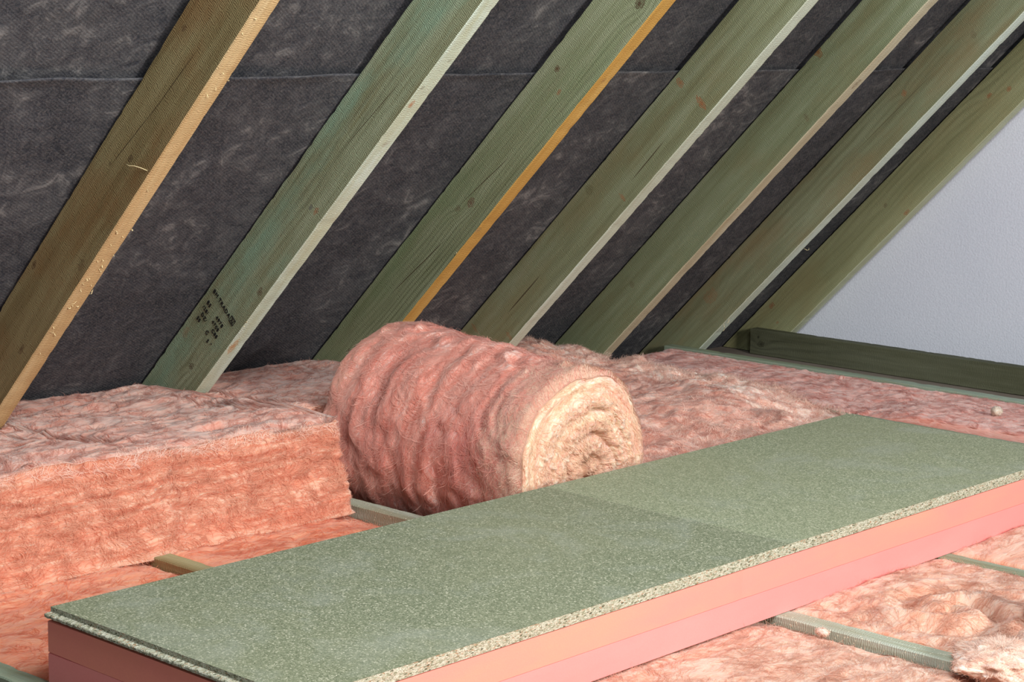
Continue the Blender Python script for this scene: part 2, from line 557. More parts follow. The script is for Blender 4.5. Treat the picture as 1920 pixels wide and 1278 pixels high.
def blanket(name, dims, res, fmap, disp, flowf, mats, face_mat, strand_spec, smooth=8, parent=None, parts=None, zone=None):
    """Slab of glass wool: unit cube grid -> fmap -> rounding -> displacement along normals -> loose strands.
    faces: top, front(+x), back(-x), right(+y), left(-y), bottom."""
    nx, ny, nz = [max(3, int(round(d/res))+1) for d in dims]
    A, B, C = np.linspace(0, 1, nx), np.linspace(0, 1, ny), np.linspace(0, 1, nz)
    idm = {}
    key = lambda i, j, k: (i*ny+j)*nz+k
    faces = {}
    I, J = np.meshgrid(np.arange(nx), np.arange(ny), indexing='ij')
    faces['top'] = (I, J, np.full_like(I, nz-1))
    faces['bottom'] = (I[::-1], J, np.zeros_like(I))
    J2, K2 = np.meshgrid(np.arange(ny), np.arange(nz), indexing='ij')
    faces['front'] = (np.full_like(J2, nx-1), J2, K2)
    faces['back'] = (np.zeros_like(J2), J2[::-1], K2)
    I3, K3 = np.meshgrid(np.arange(nx), np.arange(nz), indexing='ij')
    faces['right'] = (I3[::-1], np.full_like(I3, ny-1), K3)
    faces['left'] = (I3, np.zeros_like(I3), K3)
    ids = {f: key(*ijk) for f, ijk in faces.items()}
    allid = np.unique(np.concatenate([v.ravel() for v in ids.values()]))
    look = np.full(nx*ny*nz, -1, int)
    look[allid] = np.arange(len(allid))
    ii, jj, kk = allid//(ny*nz), (allid//nz) % ny, allid % nz
    abc = np.stack([A[ii], B[jj], C[kk]], 1)
    Qs, mi, gl = [], [], {}
    for f in faces:
        g = look[ids[f]]
        gl[f] = g
        q = np.stack([g[:-1, :-1], g[1:, :-1], g[1:, 1:], g[:-1, 1:]], -1).reshape(-1, 4)
        Qs.append(q)
        mi.append(np.full(len(q), face_mat.get(f, 0)))
    top_at = len(mi[0])
    Q = np.concatenate(Qs)
    V = fmap(abc)
    V = smooth_v(V, Q, smooth, kk == 0)
    N = vnormals(V, Q)
    fl = flowf(V)
    V = V+N*disp(V, N, abc)[:, None]
    N = vnormals(V, Q)
    if zone is not None:
        mi[0] = np.where(zone(V[Q[:top_at]].mean(1)), 2, mi[0])
    VV, QQ, FF, MI = [V], [Q], [fl], list(mi)
    off = len(V)
    for (f, cnt, mat, kw) in strand_spec:
        g = gl[f]
        G = V[g]
        du = np.linalg.norm(G[1:]-G[:-1], axis=2).mean()
        dv = np.linalg.norm(G[:, 1:]-G[:, :-1], axis=2).mean()
        sv, sq, sf = strands(G, N[g], fl[g], du, dv, cnt, **kw)
        VV.append(sv)
        QQ.append(sq+off)
        FF.append(sf)
        MI.append(np.full(len(sq), mat))
        off += len(sv)
    V, Q, FF, MI = np.concatenate(VV), np.concatenate(QQ), np.concatenate(FF), np.concatenate(MI)
    if parts is None:
        return link(name, mesh_np(name, V, Q, mats, MI, FF), parent)
    root = bpy.data.objects.new(name, None)
    COL.objects.link(root)
    base = np.array([V[:, 0].mean(), V[:, 1].mean(), V[:, 2].min()])
    root.location = base
    for pn, idx, lab in parts:
        q = Q[np.isin(MI, idx)]
        m = MI[np.isin(MI, idx)]
        used, inv = np.unique(q, return_inverse=True)
        c = link(pn, mesh_np(pn, V[used]-base, inv.reshape(-1, 4), mats, m, FF[used]), root)
        if lab:
            c['label'] = lab
    return root


# ================================================================== LARGE STRUCTURE
def slab(name, x0, x1, y0, y1, z0, z1, mat, parent=None, bev=0.0):
    bm = bmesh.new()
    bmesh.ops.create_cube(bm, size=1.0)
    for v in bm.verts:
        v.co = Vector(((x0+x1)/2+v.co.x*(x1-x0), (y0+y1)/2+v.co.y*(y1-y0), (z0+z1)/2+v.co.z*(z1-z0)))
    if bev:
        bmesh.ops.bevel(bm, geom=bm.edges[:], offset=bev, segments=2, affect='EDGES')
    return link(name, mesh_bm(name, bm, [mat]), parent)


tag(slab('floor', -0.72, 3.2, -2.2, 2.72, FLOOR-0.03, FLOOR, floor_mat()), kind='structure')
# gable wall, cut off under the roof slope
bm = bmesh.new()
pr = [(-0.60, FLOOR-0.03), (3.2, FLOOR-0.03), (3.2, 2.3), (1.80, 2.3), (-0.60, -0.10)]
fr = [bm.verts.new((x, 2.632, z)) for x, z in pr]
bk = [bm.verts.new((x, 2.72, z)) for x, z in pr]
bm.faces.new(fr)
bm.faces.new(bk[::-1])
for i in range(len(pr)):
    j = (i+1) % len(pr)
    bm.faces.new((fr[i], fr[j], bk[j], bk[i]))
tag(link('wall_gable', mesh_bm('wall_gable', bm, [plaster_mat()])), kind='structure')


# roofing membrane: two lapped sheets sagging between the rafters
def membrane(name, ua, ub, d0, seed, mat, lap_edge=False):
    ys = np.linspace(-2.1, 2.628, 430)
    us = np.linspace(ua, ub, 190)
    U, Y = np.meshgrid(us, ys, indexing='ij')
    d = np.full_like(U, d0)
    edges = [-1.9, -1.315]+RY+[RY[-1]+0.5]
    sag = np.zeros_like(U)
    for a, b in zip(edges[:-1], edges[1:]):
        t = np.clip((Y-a-RW)/(b-a-RW), 0, 1)
        inside = (Y > a+RW) & (Y < b)
        sag = np.where(inside, np.sin(math.pi*t)**1.0, sag)
    P3 = np.stack([U*1.6, Y*1.6, np.full_like(U, seed)], -1)
    d = d+sag*(-0.004+0.010*fbm(P3*1.5, 3)+0.003*ridge(np.stack([U*2+Y, Y*7-U*3, U*0+seed], -1), 2))
    if lap_edge:
        e = sstep(ub-0.03, ub, U)
        d = d+e*sag*(0.004+0.006*fbm(np.stack([Y*5, U*0, U*0], -1), 2))
        U = U+e*0.012*fbm(np.stack([Y*3, U*0+4, U*0], -1), 2)
    X = XR+U*S+d*S
    Z = U*S-d*S
    V1 = np.stack([X, Y, Z], -1).reshape(-1, 3)
    V2 = V1+np.array([-S, 0, S])*0.0012
    m, n = U.shape
    q1 = grid_quads(m, n)
    q2 = grid_quads(m, n, m*n)[:, ::-1]
    bd = np.concatenate([np.arange(n), np.arange(1, m)*n+n-1, (m-1)*n+np.arange(n-2, -1, -1), np.arange(m-2, 0, -1)*n])
    nx = np.roll(bd, -1)
    q3 = np.stack([bd, nx, nx+m*n, bd+m*n], -1)
    return link(name, mesh_np(name, np.concatenate([V1, V2]), np.concatenate([q1, q2, q3]), [mat]))


tag(membrane('roofing_membrane', -0.16, 1.317, -0.004, 1.3, membrane_mat('grey_membrane', 0.0), True),
    'lower sheet of mottled dark grey roofing membrane behind the rafters, below the horizontal lap', 'roofing membrane', 'lapped roofing membrane sheets')
tag(membrane('roofing_membrane', 1.22, 2.3, -0.016, 6.7, membrane_mat('grey_membrane_upper', 3.0)),
    'upper sheet of mottled dark grey roofing membrane behind the rafters, above the horizontal lap', 'roofing membrane', 'lapped roofing membrane sheets')


# ================================================================== TIMBER
def timber(name, L0, L1, wy, dz, mats, seed, parent=None, wob=0.0025, foot=False, z_top=0.0, wane=0.0):
    """Sawn timber in local coords: x length, y 0..wy, z from z_top down by dz. Slot 1 = the narrow underside (-z) when present."""
    n = int((L1-L0)/0.012)+1
    # cross-section ring with small chamfers, starting top-front going round
    nv = 10
    c = 0.0022
    ring = []
    for k in range(nv+1):
        ring.append((0.0, -c-(dz-2*c)*k/nv, 0))          # wide near face, y=0
    for k in range(1, 5):
        ring.append((c+(wy-2*c)*(k-1)/3, -dz, 1))        # underside
    for k in range(nv+1):
        ring.append((wy, -dz+c+(dz-2*c)*k/nv, 2))
    for k in range(1, 5):
        ring.append((wy-c-(wy-2*c)*(k-1)/3, 0.0, 3))
    R = np.array(ring)
    m = len(R)
    xs = np.linspace(L0, L1, n)
    X = np.repeat(xs[:, None], m, 1)
    Y = np.repeat(R[None, :, 0], n, 0)
    Z = np.repeat(R[None, :, 1], n, 0)
    if foot:                                              # level cut at the foot
        st = -Z
        X = X+np.clip(1-(X-L0)/0.35, 0, 1)*st
    q = np.stack([X*2.2+seed*5, Y*3+seed, Z*3], -1)
    bow = fbm(np.stack([X*0.9+seed*3, X*0, X*0+seed], -1), 2)
    rough = fbm(np.stack([X*14+seed, Y*30, Z*30], -1), 3)
    edge = np.minimum(np.minimum(np.abs(Z), np.abs(Z+dz))/0.012, 1.0)
    Y2 = Y+bow*wob*0.6+rough*0.0006
    Z2 = Z+bow*wob+rough*0.0008
    # ragged arrises
    chip = np.maximum(0, fbm(np.stack([X*45+seed*9, Y*10, Z*10+seed], -1), 3)-0.1)*(1-edge)
    Z2 = Z2+np.where(Z < -dz/2, chip*0.004, -chip*(0.004+wane))
    if wane:
        wv = np.maximum(0, fbm(np.stack([X*7+seed, X*0, X*0], -1), 3))
        Z2 = Z2-np.where(Z > -0.02, wv*wane, 0)
    V = np.stack([X, Y2, Z2+z_top], -1).reshape(-1, 3)
    i = np.arange(n-1)[:, None]*m
    j = np.arange(m)[None]
    Q = np.stack([i+j, i+m+j, i+m+(j+1) % m, i+(j+1) % m], -1).reshape(-1, 4)
    tagr = R[:, 2]
    mi = np.repeat(np.where((tagr == 1) | ((tagr == 0) & (np.arange(m) == nv)), 1, 0)[None], n-1, 0).ravel()
    # end caps as quad strips
    caps = []
    for base, flip in ((0, True), ((n-1)*m, False)):
        for k in range(m//2-1):
            a, b, cc, d = k, k+1, m-2-k, m-1-k
            qd = [base+a, base+b, base+cc, base+d]
            caps.append(qd[::-1] if flip else qd)
    Q = np.concatenate([Q, np.array(caps)])
    mi = np.concatenate([mi, np.zeros(len(caps), int)])
    if len(mats) == 1:
        mi = mi*0
    me = mesh_np(name, V, Q, mats, mi, smooth=True)
    try:
        me.set_sharp_from_angle(angle=math.radians(40))
    except Exception:
        pass
    return link(name, me, parent)


BRN = (0.10, 0.05, 0.025)
RED = (0.30, 0.12, 0.05)
PIT = (0.075, 0.045, 0.025)
KN = [
    [(1.485, .025, .011, .006, BRN, .6), (1.181, .085, .010, .006, PIT, .8), (.769, .016, .012, .007, BRN, .8), (.598, .11, .015, .006, BRN, .7), (1.123, .047, .005, .004, PIT, .6), (.9, .125, .016, .007, BRN, .5)],
    [(1.003, .101, .008, .005, (0.09, .09, .10), .8), (1.009, .118, .011, .006, RED, .8), (.73, .124, .013, .008, BRN, .7), (.403, .092, .010, .007, PIT, .9), (.445, .02, .018, .009, RED, .35)],
    [(1.657, .103, .016, .012, PIT, .95), (1.378, .04, .012, .007, BRN, .9), (1.344, .083, .009, .005, RED, .8), (.949, .083, .015, .010, (0.14, .075, .045), .85), (.904, .064, .010, .008, BRN, .5), (.34, .075, .006, .006, PIT, .8)],
    [(1.304, .024, .009, .016, RED, .75), (1.319, .108, .009, .022, RED, .85), (.886, .023, .014, .014, (.13, .12, .06), .6), (.959, .114, .006, .014, RED, .7), (.288, .03, .006, .016, RED, .5), (.379, .130, .006, .016, RED, .6)],
    [(1.397, .006, .013, .018, (0.20, .09, .03), .95), (1.25, .113, .007, .012, BRN, .4), (.45, .06, .010, .010, BRN, .4)],
    [(1.267, .05, .010, .010, RED, .7), (.298, .047, .030, .022, RED, .35), (1.547, .081, .010, .012, BRN, .35)],
    [(1.249, .054, .011, .007, RED, .8), (1.313, .086, .011, .007, RED, .85), (.727, .065, .008, .006, BRN, .6), (.142, .026, .016, .009, (.26, .11, .05), .85), (.122, .085, .008, .005, RED, .7), (.773, .135, .014, .007, RED, .7)],
]
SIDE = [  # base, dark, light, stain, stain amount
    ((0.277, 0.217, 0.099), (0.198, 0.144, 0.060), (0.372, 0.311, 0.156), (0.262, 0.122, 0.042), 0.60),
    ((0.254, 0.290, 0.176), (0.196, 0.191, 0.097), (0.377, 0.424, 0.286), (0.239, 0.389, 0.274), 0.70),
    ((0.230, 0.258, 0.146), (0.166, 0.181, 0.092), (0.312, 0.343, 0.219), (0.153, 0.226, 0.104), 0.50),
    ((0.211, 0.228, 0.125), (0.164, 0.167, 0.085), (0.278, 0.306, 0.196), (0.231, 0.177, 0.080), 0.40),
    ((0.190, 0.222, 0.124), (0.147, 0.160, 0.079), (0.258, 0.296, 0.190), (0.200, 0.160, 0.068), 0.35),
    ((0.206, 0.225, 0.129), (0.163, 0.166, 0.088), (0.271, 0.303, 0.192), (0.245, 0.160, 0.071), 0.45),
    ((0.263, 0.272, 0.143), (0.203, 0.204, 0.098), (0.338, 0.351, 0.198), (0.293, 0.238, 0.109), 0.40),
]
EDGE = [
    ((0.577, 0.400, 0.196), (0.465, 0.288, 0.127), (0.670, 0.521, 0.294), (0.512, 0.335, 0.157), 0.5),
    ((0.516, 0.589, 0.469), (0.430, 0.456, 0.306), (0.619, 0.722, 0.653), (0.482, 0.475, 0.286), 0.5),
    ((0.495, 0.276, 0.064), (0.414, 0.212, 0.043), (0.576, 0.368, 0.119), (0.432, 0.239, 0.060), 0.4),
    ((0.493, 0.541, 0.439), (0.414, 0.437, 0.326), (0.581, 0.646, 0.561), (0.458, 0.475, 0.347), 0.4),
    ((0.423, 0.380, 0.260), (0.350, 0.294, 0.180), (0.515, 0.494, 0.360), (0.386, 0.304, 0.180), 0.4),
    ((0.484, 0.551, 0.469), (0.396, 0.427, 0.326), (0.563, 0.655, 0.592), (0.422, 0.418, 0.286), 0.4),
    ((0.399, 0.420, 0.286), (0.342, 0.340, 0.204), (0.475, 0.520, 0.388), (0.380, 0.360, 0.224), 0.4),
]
UKN = {1: [(1.387, .012, .013, .007, (0.42, .17, .07), .8), (1.262, .024, .010, .010, (.3, .24, .17), .5), (.548, .013, .026, .012, (0.48, .22, .08), .8), (1.437, .010, .006, .005, (.2, .19, .13), .7), (1.52, .03, .006, .005, (.2, .19, .13), .6)],
       2: [(.917, .003, .010, .010, (0.34, .22, .1), .8), (1.45, .02, .008, .006, (0.3, .15, .06), .7)], 4: [(1.42, .02, .02, .008, (.16, .10, .05), .7)]}
CRK = {3: [(1.09, .100, .085, -0.02, .0017), (.505, .079, .095, 0.0, .0022)], 0: [(1.38, .075, .12, 0.06, .0011), (1.22, .06, .12, 0.1, .0010)], 5: [(1.2, .07, .22, 0.02, .0008)], 2: [(1.02, .075, .12, .12, .0012), (.7, .08, .14, .1, .0016)], 1: [(1.3, .09, .12, .08, .001)]}
RLAB = [
    'brown weathered rafter at far left with curled splinters on its pale tan underside',
    'blue-green treated rafter with a black grading stamp and a pale bluish underside',
    'green treated rafter with the bright orange-yellow underside, rising behind the insulation roll',
    'olive rafter with red crescent knots and long cracks, right of the orange-edged rafter',
    'olive rafter with a brown notch knot on its upper edge, fifth from left',
    'olive rafter second from the white gable wall, brownish stain along its upper edge',
    'rafter against the white gable wall, small red knots, joist nailed at its foot',
]
RAFT = []
for i, y in enumerate(RY):
    sm = wood_mat('treated_pine_face', *SIDE[i], knots=KN[i], seed=1.0+i*1.37, ring=(62, 55, 75, 40, 38, 42, 58)[i], streak=(0.45, 0.5, 0.65, 0.3, 0.25, 0.3, 0.4)[i], cracks=CRK.get(i, ()))
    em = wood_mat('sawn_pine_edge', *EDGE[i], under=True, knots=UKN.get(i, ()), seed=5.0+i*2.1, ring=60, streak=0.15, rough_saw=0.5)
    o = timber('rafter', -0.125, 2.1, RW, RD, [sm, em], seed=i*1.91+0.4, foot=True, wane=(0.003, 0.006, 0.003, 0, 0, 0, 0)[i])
    o.matrix_world = Matrix.Translation((XR, y, 0)) @ Matrix.Rotation(-math.pi/4, 4, 'Y')
    tag(o, RLAB[i], 'rafter', 'sloping roof rafters')
    RAFT.append(o)


def ribbon_tube(name, pts, rad, mat, parent=None, sides=5):
    """thin round splinter or thread along points"""
    bm = bmesh.new()
    rings = []
    for k, p in enumerate(pts):
        p = Vector(p)
        t = (Vector(pts[min(k+1, len(pts)-1)])-Vector(pts[max(k-1, 0)])).normalized()
        a = t.orthogonal().normalized()
        b = t.cross(a)
        rr = rad*(1.0-0.75*abs(2*k/(len(pts)-1)-1)**2)
        rings.append([bm.verts.new(p+(a*math.cos(q*2*math.pi/sides)+b*math.sin(q*2*math.pi/sides))*rr) for q in range(sides)])
    for r0, r1 in zip(rings[:-1], rings[1:]):
        for q in range(sides):
            bm.faces.new((r0[q], r0[(q+1) % sides], r1[(q+1) % sides], r1[q]))
    bm.faces.new(rings[0][::-1])
    bm.faces.new(rings[-1])
    return link(name, mesh_bm(name, bm, [mat], True), parent)


T = NT('pale_splinter')
M_SPLINT = T.done(T.mix(T.noise(T.coord(), 40), (0.72, 0.56, 0.28), (0.85, 0.74, 0.46)), 0.6)
# splinters curling off the first rafter's underside (local coords: x along, y thickness, z=-depth)
spl = [(1.205, 0.0, 0.130, 'long')]
rs = random.Random(4)
for k in range(34):
    spl.append((rs.choice([rs.uniform(0.62, 1.03), rs.uniform(0.85, 1.0), rs.uniform(1.0, 1.75)]), rs.uniform(0.003, 0.043), RD, 'short'))
for (u, yy, v, kind) in spl:
    if kind == 'long':
        pts = [(u+0.002, 0.004, -v-0.012), (u-0.001, -0.002, -v-0.004), (u-0.006, -0.006, -v+0.006), (u-0.016, -0.009, -v+0.020), (u-0.027, -0.010, -v+0.030), (u-0.030, -0.012, -v+0.038)]
        ribbon_tube('splinter', pts, 0.0011, M_SPLINT, RAFT[0])
    else:
        L = rs.uniform(0.006, 0.016)
        hh = rs.uniform(0.002, 0.006)
        dx, dy = rs.uniform(-0.4, 0.8), rs.uniform(-0.7, 0.7)
        pts = [(u+L*dx*t, yy+L*dy*t, -v-0.0002-hh*math.sin(math.pi*min(1, t*1.15))) for t in (0, .2, .4, .6, .8, 1.0)]
        ribbon_tube('splinter', pts, rs.uniform(0.0005, 0.0011), M_SPLINT, RAFT[0], 4)
for (ri, u, v, du, dv) in [(1, .64, .139, .012, .010), (1, .63, .143, .006, .008), (5, .28, .147, -0.02, .018), (5, .31, .146, -.02, .010), (4, .9, .146, .01, .006), (2, .82, .14, .012, .004)]:
    pts = [(u+du*t, -0.002-0.004*t, -v-dv*math.sin(2.2*t)) for t in (0, .25, .5, .75, 1.0)]
    ribbon_tube('splinter', pts, 0.0008, M_SPLINT, RAFT[ri], 4)
for (u, v, dv) in [(0.655, 0.145, 0.014)]:
    pts = [(u+0.01*t, 0.046+0.012*t, -v-dv*math.sin(2.6*t)) for t in (0, .2, .4, .6, .8, 1.0)]
    ribbon_tube('splinter', pts, 0.0009, M_SPLINT, RAFT[5], 4)

# black grading stamp on the second rafter
T = NT('stamp_ink')
M_INK = T.done((0.012, 0.012, 0.012), 0.7)
rows = [(0.604, 0.016, 'BM', 0.0155), (0.604, 0.043, 'TRADA', 0.0155), (0.566, 0.020, 'BS', 0.0150), (0.566, 0.066, '4978', 0.0150),
        (0.546, 0.018, '/28/', 0.0140), (0.547, 0.064, '4708', 0.0145), (0.528, 0.026, 'DZ/', 0.0140), (0.531, 0.078, 'C88', 0.0140),
        (0.509, 0.022, 'SS', 0.0145), (0.511, 0.066, 'C', 0.0150), (0.505, 0.098, '-', 0.0140), (0.498, 0.084, 'S', 0.0140)]
bm = bmesh.new()
for (u, v, tx, sz) in rows:
    cu = bpy.data.curves.new('stamp_text', 'FONT')
    cu.body = tx
    cu.size = sz
    cu.space_character = 1.12
    to = bpy.data.objects.new('stamp_text', cu)
    COL.objects.link(to)
    dg = bpy.context.evaluated_depsgraph_get()
    mt = to.evaluated_get(dg).to_mesh()
    nb = len(bm.verts)
    bm.from_mesh(mt)
    bm.verts.ensure_lookup_table()
    for vv in bm.verts[nb:]:
        x, yv = vv.co.x, vv.co.y
        vv.co = Vector((u+yv-sz*0.35, -0.0012, -(v+x)))
    to.evaluated_get(dg).to_mesh_clear()
    bpy.data.objects.remove(to)
    bpy.data.curves.remove(cu)
# small boxed emblem after the word
def strip(u0, v0, u1, v1, t=0.0011):
    d = Vector((u1-u0, 0, -(v1-v0)))
    n_ = Vector((-d.z, 0, d.x)).normalized()*t*0.5
    a, b = Vector((u0, -0.0012, -v0)), Vector((u1, -0.0012, -v1))
    bm.faces.new([bm.verts.new(p) for p in (a-n_, b-n_, b+n_, a+n_)])
for (a, b, c, d) in [(.596, .101, .596, .119), (.613, .101, .613, .119), (.596, .101, .613, .101), (.596, .119, .613, .119), (.599, .104, .606, .110), (.606, .110, .610, .105), (.599, .112, .610, .116), (.603, .106, .600, .116)]:
    strip(a, b, c, d)
g = bmesh.ops.extrude_face_region(bm, geom=bm.faces[:])
for e in g['geom']:
    if isinstance(e, bmesh.types.BMVert):
        e.co.y += 0.0016
st = link('grading_stamp', mesh_bm('grading_stamp', bm, [M_INK]), RAFT[1])
st['label'] = 'black ink stamp of letters and numbers'

JLAB = [
    'joist under the left end of the foam stack, in the bottom-left corner',
    'short brown stretch of joist between the thick batt and the near chipboard panel',
    'joist with sawdust specks along the left foot of the insulation roll',
    'joist mostly buried in front insulation near the right picture edge, below the foam',
    'joist buried below the ragged insulation blanket right of the roll',
    'green joist behind the far end of the boards, right of the ragged blanket',
    'green joist along the far insulation strip, just before the gable joist',
    'dark green joist with a knot near its end, along the white gable wall',
]
for k, y in enumerate(JY):
    nearw = (k == 7)
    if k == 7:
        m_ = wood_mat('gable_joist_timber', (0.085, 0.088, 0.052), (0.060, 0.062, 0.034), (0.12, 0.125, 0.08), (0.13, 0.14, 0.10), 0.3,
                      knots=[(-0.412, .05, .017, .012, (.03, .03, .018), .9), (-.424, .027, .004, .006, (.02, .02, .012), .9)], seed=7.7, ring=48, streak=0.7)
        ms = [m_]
    elif k == 2:
        ms = [wood_mat('joist_timber', (0.34, 0.37, 0.28), (0.26, 0.25, 0.15), (0.44, 0.49, 0.42), (0.26, 0.20, 0.10), 0.4, seed=20+k, ring=70, speck=0.8, streak=0.3)]
    elif k in (1,):
        ms = [wood_mat('joist_timber', (0.33, 0.29, 0.145), (0.25, 0.19, 0.085), (0.42, 0.39, 0.22), (0.26, 0.17, 0.07), 0.4, seed=20+k, ring=80, streak=0.5)]
    else:
        ms = [wood_mat('joist_timber', (0.25, 0.31, 0.23), (0.20, 0.22, 0.13), (0.34, 0.42, 0.34), (0.20, 0.22, 0.11), 0.4, seed=20+k, ring=60, streak=0.3)]
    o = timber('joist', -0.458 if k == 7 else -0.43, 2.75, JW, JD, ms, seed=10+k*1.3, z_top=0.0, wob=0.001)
    o.location = (0, y, 0)
    tag(o, JLAB[k], 'joist', 'ceiling joists')

# ================================================================== FOAM AND BOARDS
for nm, z0, z1, m_, lab in (('foam_board', 0.0005, BZM-0.0004, M_FOAM_B, 'lower pink foam insulation board of the pair, resting on the joists'),
                            ('foam_board', BZM+0.0002, BZ0-0.0015, M_FOAM_A, 'upper peach-pink foam insulation board of the pair, directly under the chipboard')):
    bm = bmesh.new()
    bmesh.ops.create_grid(bm, x_segments=6, y_segments=90, size=0.5)
    top = bm.faces[:]
    ex = bmesh.ops.extrude_face_region(bm, geom=top)
    for e in ex['geom']:
        if isinstance(e, bmesh.types.BMVert):
            e.co.z = -1.0
    for v in bm.verts:
        zz = z1 if v.co.z > -0.5 else z0
        x = (BX0+BX1)/2+v.co.x*(BX1-BX0)
        y = BY0-0.006+(v.co.y+0.5)*(BY1+0.006-BY0)
        v.co = Vector((x, y, zz))
    bmesh.ops.bevel(bm, geom=[e for e in bm.edges if e.calc_face_angle(0) > 1.0], offset=0.0012, segments=2, affect='EDGES')
    # nicks along the front arrises
    for v in bm.verts:
        if v.co.x > BX1-0.01:
            nn = float(perlin(np.array([[v.co.y*23.0, zz*40, 3.1]]))[0])
            if nn > 0.35 and (abs(v.co.z-z1) < 0.003 or abs(v.co.z-z0) < 0.003):
                v.co.x -= 0.003*(nn-0.3)
    o = link(nm, mesh_bm(nm, bm, [m_]))
    tag(o, lab, 'foam board', 'stacked foam boards')


def chipboard(y0, y1, lab, tongue, face_mat):
    """Flooring panel with slightly ragged edges; tongue on its short near end."""
    root = None
    ny, nx, nz = int((y1-y0)/0.006), 60, 5
    xs, yy = np.linspace(BX0, BX1, nx), np.linspace(y0, y1, ny)
    X, Y = np.meshgrid(xs, yy, indexing='ij')
    G = []
    Vs, Qs, mi = [], [], []
    off = 0
    def add(Vg, mat):
        nonlocal off
        m, n = Vg.shape[:2]
        Vs.append(Vg.reshape(-1, 3))
        q = grid_quads(m, n, off)
        Qs.append(q)
        mi.append(np.full(len(q), mat))
        off += m*n
    b = 0.0014
    def rag(P, nrm_axis, sgn):
        n_ = fbm(P*260.0, 3)*0.0007
        P = P.copy()
        P[..., nrm_axis] += sgn*n_
        return P
    zt = BZ
    zl = np.linspace(BZ0, zt, nz)
    add(np.stack([X, Y, np.full_like(X, zt)], -1), 0)
    add(np.stack([X, Y, np.full_like(X, BZ0)], -1)[:, ::-1], 1)
    for (xv, sg) in ((BX1, 1), (BX0, -1)):
        YY, ZZ = np.meshgrid(yy, zl, indexing='ij')
        P = rag(np.stack([np.full_like(YY, xv), YY, ZZ], -1), 0, sg)
        P[:, -1, 0] = xv-sg*0.0006
        P[:, -1, 2] = zt
        add(P if sg > 0 else P[::-1], 1)
    for (yv, sg) in ((y0, -1), (y1, 1)):
        XX, ZZ = np.meshgrid(xs, zl, indexing='ij')
        P = rag(np.stack([XX, np.full_like(XX, yv), ZZ], -1), 1, sg)
        P[:, -1] = np.stack([xs, np.full(nx, yv), np.full(nx, zt)], -1)
        add(P if sg < 0 else P[::-1], 1)
    o = link('chipboard_panel', mesh_np('chipboard_panel', np.concatenate(Vs), np.concatenate(Qs), [face_mat, M_CHIPEDGE], np.concatenate(mi), smooth=False))
    bmm = bmesh.new()
    bmm.from_mesh(o.data)
    bmesh.ops.remove_doubles(bmm, verts=bmm.verts[:], dist=0.0003)
    bmesh.ops.recalc_face_normals(bmm, faces=bmm.faces[:])
    bmm.to_mesh(o.data)
    bmm.free()
    tag(o, lab, 'chipboard panel', 'green chipboard panels')
    if tongue:
        zt0, zt1, yo = BZ0+0.0048, BZ0+0.0115, y0-0.0125
        n = 260
        xx = np.linspace(BX0+0.0005, BX1-0.0005, n)
        prof = [(y0+0.003, zt1+0.0006), (y0-0.004, zt1+0.0004), (y0-0.009, zt1), (yo+0.001, zt1-0.0004), (yo, zt1-0.002), (yo+0.0003, zt0+0.001), (yo+0.002, zt0), (y0+0.003, zt0)]
        V = np.array([[(x, p[0], p[1]) for p in prof] for x in xx])
        nz_ = fbm(V*230.0, 3)
        V[..., 2] += nz_*0.0011
        V[..., 1] += fbm(V*90.0+5, 3)*0.0016
        m, k = V.shape[:2]
        i = np.arange(m-1)[:, None]*k
        j = np.arange(k)[None]
        Q = np.stack([i+j, i+(j+1) % k, i+k+(j+1) % k, i+k+j], -1).reshape(-1, 4)
        ends = [[a+0 for a in (0, 1, 6, 7)], [1, 2, 5, 6], [2, 3, 4, 5]]
        ends += [[(m-1)*k+a for a in e[::-1]] for e in ends]
        t = link('tongue', mesh_np('tongue', V.reshape(-1, 3), np.concatenate([Q, np.array(ends)]), [M_CHIPEDGE], smooth=False), o)
        t['label'] = 'rough raw chipboard tongue'
    return o


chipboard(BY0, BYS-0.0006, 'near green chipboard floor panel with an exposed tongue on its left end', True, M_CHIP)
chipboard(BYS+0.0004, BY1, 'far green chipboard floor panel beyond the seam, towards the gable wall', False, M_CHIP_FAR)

# ================================================================== INSULATION
ST = dict(length=(0.02, 0.06), lift=0.004)


def lumpy(amp, freq, aniso, seed, oct=4):
    def f(V, N, abc):
        P = V*np.array(aniso)*freq+seed
        wv = np.stack([perlin(P*0.7+3), perlin(P*0.7+11), perlin(P*0.7+23)], -1)*0.6
        P = P+wv
        return amp*(0.6*fbm(P, oct)+0.5*ridge(P*1.6+4, 3)-0.12)
    return f


def flow_y(V):      # fibres run along y
    return np.stack([V[:, 1], V[:, 0], V[:, 2]], 1)


def flow_x(V):
    return np.stack([V[:, 0], V[:, 1], V[:, 2]], 1)


# thick cross-laid batt at the back left
def rafter_notch(y):
    n_ = np.zeros_like(y)
    for ry in RY[:3]:
        n_ = np.maximum(n_, sstep(ry-0.014, ry-0.002, y)*(1-sstep(ry+RW+0.002, ry+RW+0.014, y)))
    return n_


def map_thick(abc):
    a, b, c = abc.T
    y = -1.50+b*2.14
    xmax = 0.437+0.020*fbm(np.stack([y*4, y*0, y*0], -1), 3)
    xmax = xmax+(0.240-xmax)*sstep(-0.245, -0.222, y)
    ztop = 0.148+0.045*sstep(-0.1, 0.40, -0.38+a*0.82)*sstep(0.1, -0.3, y)
    xmin = -0.372+(0.222)*rafter_notch(y)
    back = -0.50+0*y
    x0 = xmin*c+(1-c)*(-0.470+0.24*rafter_notch(y))
    x = x0+a*(xmax-x0)
    z = 0.003+c*(ztop-0.003)
    x = x+a**6*(0.050*(1-c)**2.2-0.012*np.exp(-((c-1)/0.12)**2))
    z = z-0.008*(a**6)*(1-c)**3
    return np.stack([x, y, z], 1)


